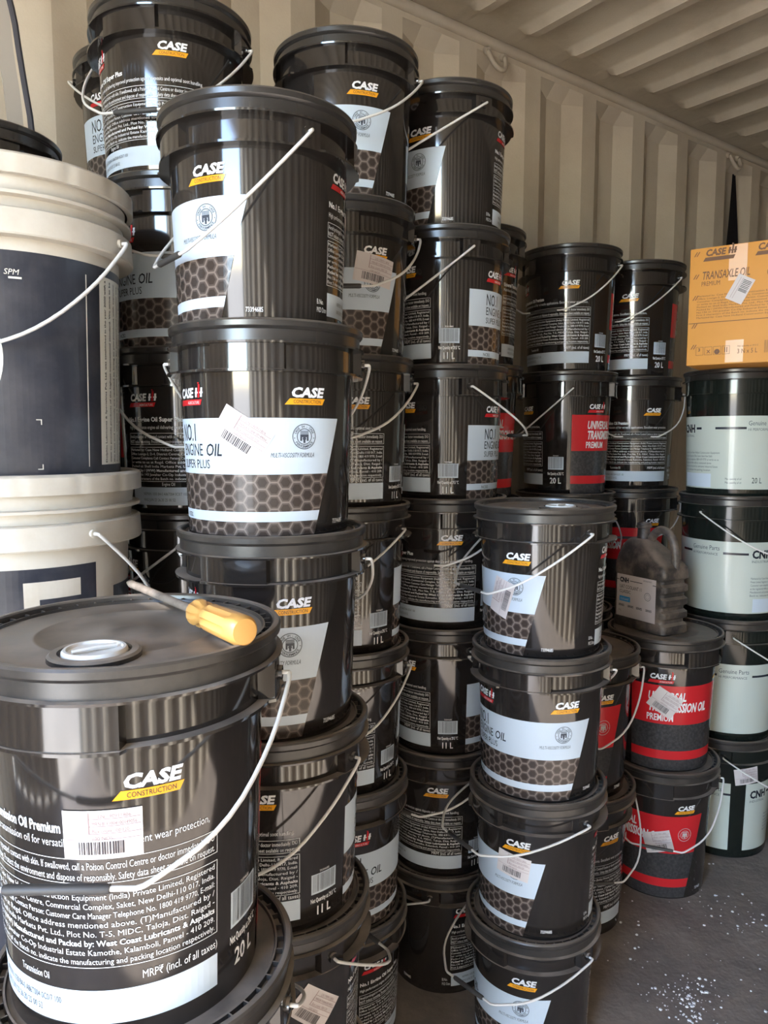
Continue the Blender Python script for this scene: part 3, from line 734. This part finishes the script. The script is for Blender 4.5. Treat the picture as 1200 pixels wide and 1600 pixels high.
def square_print():
    P = PWH; p = Print(); d = lambda f: R_(f) * P.rref; K = M['navy']; z1 = P.ht - .125
    p.rect(d(-100), .004, d(38), z1, K, L1)
    x0, x1 = d(-1), d(28); p.rect(x0, z1 - .09, x1, z1 - .018, M['pail_white'], L2); p.rect(d(6.5), z1 - .072, x1, z1 - .042, K, L3)
    p.rect(d(52), .004, d(84), z1 - .04, K, L1)
    for k, t in enumerate(('Dolphin', 'Lubricants')):
        V, F = text_mesh(t, .01); xs = [v.x for v in V]
        p.add([(d(60 + 12 * k) - v.y * .02, z1 - .16 + (v.x - min(xs)) * .024) for v in V], F, M['cream'], L2, False)
    return p.wrapped('square_logo_label', lambda z: P.rb(z), P.rref)
NAVY, SQR = navy_print(), square_print()
BX, BY = -.537, 1.11; baz = math.degrees(math.atan2(BX, BY))
for k, (lab, pr, ear, side, th) in enumerate((('large white pail with navy label and cream text strip at the left edge', NAVY, 56, -1, 43),
        ('lower white pail with black square logo, its wire dropping behind the screwdriver', SQR, 31, 1, 50),
        ('hidden white pail third from the top at the left edge', SQR, 38, 1, 50), ('hidden white pail on the floor at the left edge', NAVY, 60, -1, 50))):
    t = empty('white_pail', (BX, BY, (3 - k) * PWH.h - .008), R_(-baz)); tag(t, lab, 'bucket', 'large white pails at the left edge')
    bo = link('body', WB, t); bo.rotation_euler = (0, 0, R_(ear - EAR)); link('lid', WLID, t); link(pr.name.split('.')[0], pr, t)
    hd = link('handle', WH, t); hd.location = (0, 0, PWH.ht - .082); hd.rotation_euler = (R_(th) * side, 0, R_(ear - 90))

# ------------------------------------------------------------------ screwdriver on the lid
A_, J_, B_ = Vector((-.316, .917, 1.070)), Vector((-.196, .757, 1.071)), Vector((-.134, .683, 1.0715))
ax = (B_ - A_).normalized(); up = Vector((0, 0, 1)); sx = ax.cross(up).normalized(); up = sx.cross(ax).normalized()
J_ = A_ + ax * (J_ - A_).length; B_ = A_ + ax * (B_ - A_).length
t = empty('screwdriver', A_); tag(t, 'yellow handled screwdriver with a rusty shaft lying on the black lid', 'screwdriver')
bm = bmesh.new()
q = [A_ - A_, ax * .012, ax * .02, J_ - A_ + ax * .004]
tube(bm, q, [.0024, .0050, .0047, .0047], 12)
link('shaft', finish(bm, 'shaft', [M['steel']]), t)
bm = bmesh.new(); L = (B_ - J_).length + .012; rings = []; n = 48
prof = [(0, .006, 0), (.003, .0125, .04), (.008, .0142, .2), (.017, .0142, .2), (.022, .0105, .05), (.030, .0100, 0), (.035, .0125, .10), (.039, .0142, .2), (L - .022, .0150, .2), (L - .018, .0150, .02), (L - .005, .0148, 0), (L - .001, .0120, 0), (L, .006, 0)]
for x, r, fl in prof:
    rg = []
    for i in range(n):
        a = 2 * math.pi * i / n; rr = r * (1 - fl * (max(0, math.cos(6 * a)) ** .6))
        rg.append(bm.verts.new(J_ - A_ + ax * x + sx * (rr * math.cos(a)) + up * (rr * math.sin(a))))
    rings.append(rg)
for a, b in zip(rings, rings[1:]):
    for i in range(n): bm.faces.new((a[i], a[(i + 1) % n], b[(i + 1) % n], b[i]))
bm.faces.new(list(reversed(rings[0]))); bm.faces.new(rings[-1])
hnd = link('handle', finish(bm, 'handle', [M['yellow']], angle=40), t); hnd['label'] = 'fluted yellow plastic handle'

# ------------------------------------------------------------------ dusty coolant jug
def rrect(x0, x1, hy, r, n=5):
    pts = []
    for cx, cy, a0 in ((x1 - r, hy - r, 0), (x0 + r, hy - r, 90), (x0 + r, -hy + r, 180), (x1 - r, -hy + r, 270)):
        for k in range(n + 1):
            a = R_(a0 + 90 * k / n); pts.append((cx + r * math.cos(a), cy + r * math.sin(a)))
    return pts
jz = P20.h * 2 - .0078
t = empty('coolant_jug', (.794, 2.004, jz), math.atan2(.87, -.49)); tag(t, 'dusty dark grey coolant jug with white label on a black lid', 'jug')
JL, JW = .182, .052
bm = bmesh.new(); rows = [(0, .004, JL - .004, JW - .004, .012), (.004, 0, JL, JW, .014), (.018, 0, JL, JW, .016)]
for i in range(4):
    z = .034 + i * .036; rows += [(z - .009, 0, JL, JW, .016), (z - .003, .011, JL, JW - .004, .014), (z + .005, .011, JL, JW - .004, .014), (z + .012, 0, JL, JW, .016)]
rows += [(.168, 0, JL, JW, .016), (.182, .001, JL, JW, .018), (.192, .010, JL - .001, JW - .002, .02), (.205, .030, JL - .002, JW - .005, .022), (.225, .055, JL - .006, JW - .012, .024),
         (.238, .074, JL - .012, JW - .018, .024), (.248, .086, JL - .020, JW - .024, .022), (.252, .094, JL - .028, JW - .029, .018)]
rings = [[bm.verts.new((x, y, z)) for x, y in rrect(x0, x1, hy, r)] for z, x0, x1, hy, r in rows]
m = len(rings[0])
for a, b in zip(rings, rings[1:]):
    for i in range(m): bm.faces.new((a[i], a[(i + 1) % m], b[(i + 1) % m], b[i]))
bm.faces.new(list(reversed(rings[0]))); bm.faces.new(rings[-1])
link('body', finish(bm, 'jug_body', [M['jug']], angle=50), t)
bm = bmesh.new(); cx = .122
def jl(rows):
    rg = [[bm.verts.new((cx + r * math.cos(2 * math.pi * i / 24), r * math.sin(2 * math.pi * i / 24), z)) for i in range(24)] for z, r in rows]
    for a, b in zip(rg, rg[1:]):
        for i in range(24): bm.faces.new((a[i], a[(i + 1) % 24], b[(i + 1) % 24], b[i]))
    bm.faces.new(rg[-1])
jl([(.245, .021), (.256, .0175), (.281, .0168), (.283, .0215), (.2875, .0215), (.289, .0195), (.296, .019), (.296, .0155), (.272, .015)])
link('neck', finish(bm, 'neck', [M['jug']], angle=40), t)
bm = bmesh.new()
hp = smooth_path([(.098, 0, .238), (.090, 0, .262), (.066, 0, .284), (.034, 0, .276), (.015, 0, .245), (.010, 0, .205), (.011, 0, .175)], 2)
tube(bm, hp, .0115, 12); link('handle', finish(bm, 'jug_handle', [M['jug']], angle=60), t)
p = Print()
w0, w1, z0, z1 = .012, .150, .030, .150
p.rect(w0, z0, w1, z1, M['sticker'], .0)
X = lambda u: w0 + (w1 - w0) * u
Z = lambda v: z0 + (z1 - z0) * v
K = M['ink_dark']
p.rect(X(0), Z(.86), X(.06), Z(.875), K, L1); p.text('CNH', X(.08), Z(.82), .0125, K, L1, w=.032, bold=.05); p.rect(X(.34), Z(.86), X(.66), Z(.875), K, L1); p.rect(X(.92), Z(.86), X(1), Z(.875), K, L1)
p.text('GENUINE PARTS', X(.68), Z(.92), .004, M['ink_teal'], L1, w=.03)
p.text('UAT COOLANT 11', X(.08), Z(.67), .010, K, L1, w=.078); p.text('CLASSIC', X(.08), Z(.56), .009, K, L1, w=.040)
p.rect(X(.08), Z(.36), X(.36), Z(.48), M['blue'], L1); p.text('COOLANT', X(.11), Z(.39), .006, M['ink_white'], L2, w=.03)
p.ring(X(.80), Z(.58), .010, .0112, M['ink_teal'], L1); p.ring(X(.80), Z(.58), .006, .0066, M['ink_teal'], L1)
for u in (.06, .30, .52, .76): p.text('SERIES', X(u), Z(.24), .006, K, L1, w=.021, bold=.02)
p.text('5 L', X(.07), Z(.12), .005, K, L1)
# seen from outside the broad side runs from the far end (left) to the near end (right)
lb = link('jug_label', p.flat('jug_label', lambda v: Vector((JL - v.x - .004, JW + .0004 + v.z, v.y))), t); lb['label'] = 'white label with a blue block'
bm = bmesh.new()

# ------------------------------------------------------------------ orange carton on the right
cz = P20.h * 4 + .001; yaw = math.atan2(-.56, .83); CL, CD, CH = .38, .34, .311
t = empty('oil_carton', (.831, 2.10, cz), yaw); tag(t, 'orange cardboard carton of transaxle oil on top of the right stack', 'carton')
bm = bmesh.new(); box(bm, (0, 0, 0), (CL, CD, CH), bev=.003); link('carton_body', finish(bm, 'carton_body', [M['carton']]), t)
p = Print(); K = M['carton_ink']
p.rect(0.003, CH * .36, CL - .003, CH * .366, K, L1)
logo_ih(p, .035, CH * .885, .082, K, K, K); logo_ih(p, .162, CH * .885, .082, K, K, K); logo_ih(p, .285, CH * .885, .082, K, K, K)
p.text('TRANSAXLE OIL', .032, CH * .73, .021, K, L1, w=.118, bold=.01, shear=.1); p.text('PREMIUM', .032, CH * .675, .012, K, L1, w=.046)
p.ring(.205, CH * .74, .013, .0145, K, L1); p.ring(.205, CH * .74, .007, .008, K, L1)
r2 = random.Random(3)
for k in range(9):
    p.text(BACK[k % 8][:70], .022, CH * (.585 - .023 * k), .0042, K, L1, w=.27 - r2.random() * .03)
for v in (.93, .74, .56, .32, .14):
    for e in (0, .006): p.poly([(.010 + e, CH * v), (.0125 + e, CH * v), (.0195 + e, CH * v + .012), (.017 + e, CH * v + .012)], K, L1)
for u in (.024, .046, .068, .090): p.frame(u, CH * .085, u + .019, CH * .085 + .022, .0008, K, L1)
p.text('3', .030, CH * .12, .008, K, L2, bold=.03); p.text('x', .051, CH * .10, .014, K, L2); p.ring(.0775, CH * .11, .0005, .007, K, L2, 16); p.text('II', .096, CH * .10, .014, K, L2)
p.text('3 N x 5 L', .128, CH * .085, .012, K, L2, w=.048)
p.text('Net quantity at 29.5 C', .128, CH * .14, .004, K, L2, w=.05)
barcode(p, .192, CH * .08, .05, .032, K, L1, 8)
link('carton_print', p.flat('carton_print', lambda v: Vector((v.x, -.0006 - v.z, v.y))), t)
for za, zb in ((CH * .70, CH - .002), (.004, CH * .20)):
    p = Print(); p.rect(.098, za, .142, zb, M['tape'], .0)
    link('packing_tape', p.flat('packing_tape', lambda v: Vector((v.x, -.0003 - v.z, v.y))), t)['label'] = 'clear packing tape'
p = Print(); c, s_ = math.cos(R_(62)), math.sin(R_(62)); T_ = lambda x, y: (.128 + x * c - y * s_, CH * .62 + x * s_ + y * c)
def rc(x0, y0, x1, y1, m, lv): p.poly([T_(x0, y0), T_(x1, y0), T_(x1, y1), T_(x0, y1)], m, lv)
rc(-.034, -.0225, .034, .0225, M['sticker'], 0)
k = -.005
while k < .026: rc(k, -.018, k + .0016, .004, M['bar'], L1); k += .0016 + r2.choice((.0012, .002, .0026))
for y in (.006, .012): rc(-.028, y, .028, y + .0008, M['sticker_line'], L1)
link('barcode_sticker', p.flat('carton_sticker', lambda v: Vector((v.x, -.0016 - v.z, v.y))), t)['label'] = 'white barcode sticker'

# ------------------------------------------------------------------ small things on the wall and the floor
bm = bmesh.new(); cols = []  # thin dark upright strip set in the wall groove, wider towards its foot
for i in range(9):
    f = i / 8; z = 2.37 - .85 * f; hw = .014 + .046 * min(1, f * 2.2)
    cols.append([bm.verts.new(W(3.225 + .004 * math.sin(5 * f) + e * hw, WALL_N + .006 + .004 * math.sin(3 * e + 4 * f), z)) for e in (-1, -.5, 0, .5, 1)])
for a, b in zip(cols, cols[1:]):
    for i in range(4): bm.faces.new((a[i], a[i + 1], b[i + 1], b[i]))
bmesh.ops.solidify(bm, geom=bm.faces[:], thickness=.003)
tag(link('dark_strip', finish(bm, 'dark_strip', [M['wall_strip']])), 'dark strip in the wall groove below the ring above the carton', 'wall_strip')
bm = bmesh.new(); tube(bm, smooth_path([W(.235, 1.62, 2.37), W(.30, 1.60, 2.2), W(.345, 1.60, 2.05), W(.355, 1.60, 1.95), W(.375, 1.60, 1.80), W(.37, 1.62, 1.5)], 2), .006, 8)
tag(link('hanging_cable', finish(bm, 'hanging_cable', [M['cable']])), 'dark cable hanging down the wall at the top left edge', 'cable')
bm = bmesh.new()
pp = smooth_path([W(.29, 1.61, 2.3), W(.325, 1.61, 2.1), W(.33, 1.61, 1.98), W(.345, 1.61, 1.86), W(.35, 1.62, 1.6)], 2); rg = []
for q in pp: rg.append([bm.verts.new(q + DV * e + NV * g) for e, g in ((-.014, 0), (.014, 0), (.014, .004), (-.014, .004))])
for a, b in zip(rg, rg[1:]):
    for i in range(4): bm.faces.new((a[i], a[(i + 1) % 4], b[(i + 1) % 4], b[i]))
bm.faces.new(rg[0]); bm.faces.new(rg[-1])
tag(link('hanging_strap', finish(bm, 'hanging_strap', [M['cream_strap']])), 'pale strap hanging beside the dark cable at the top left edge', 'strap')
bm = bmesh.new(); r3 = random.Random(21)
def flake(x, y, s):
    a = r3.random() * 6.3; n = 5; vs = []
    for zz, k in ((FLOOR, 1), (FLOOR + s * .5, .7)):
        vs.append([bm.verts.new((x + s * k * (.6 + .5 * r3.random()) * math.cos(a + i * 1.257), y + s * k * (.6 + .5 * r3.random()) * math.sin(a + i * 1.257), zz)) for i in range(n)])
    for i in range(n): bm.faces.new((vs[0][i], vs[0][(i + 1) % n], vs[1][(i + 1) % n], vs[1][i]))
    bm.faces.new(vs[1])
for cx, cy, sd_, n in ((.66, 1.57, .03, 70), (.725, 1.60, .028, 50), (.685, 1.51, .02, 30), (.63, 1.74, .05, 14), (.92, 1.92, .07, 34), (.98, 1.80, .06, 26), (.80, 1.75, .16, 40), (.95, 2.08, .03, 6), (.9, 1.55, .12, 16)):
    for _ in range(n): flake(r3.gauss(cx, sd_), r3.gauss(cy, sd_), r3.choice((.0012, .0016, .002, .003, .0045)))
tag(link('paint_flakes', finish(bm, 'paint_flakes', [M['flake']], False)), 'white flakes and crumbs scattered over the dark floor', 'debris', None, 'stuff')
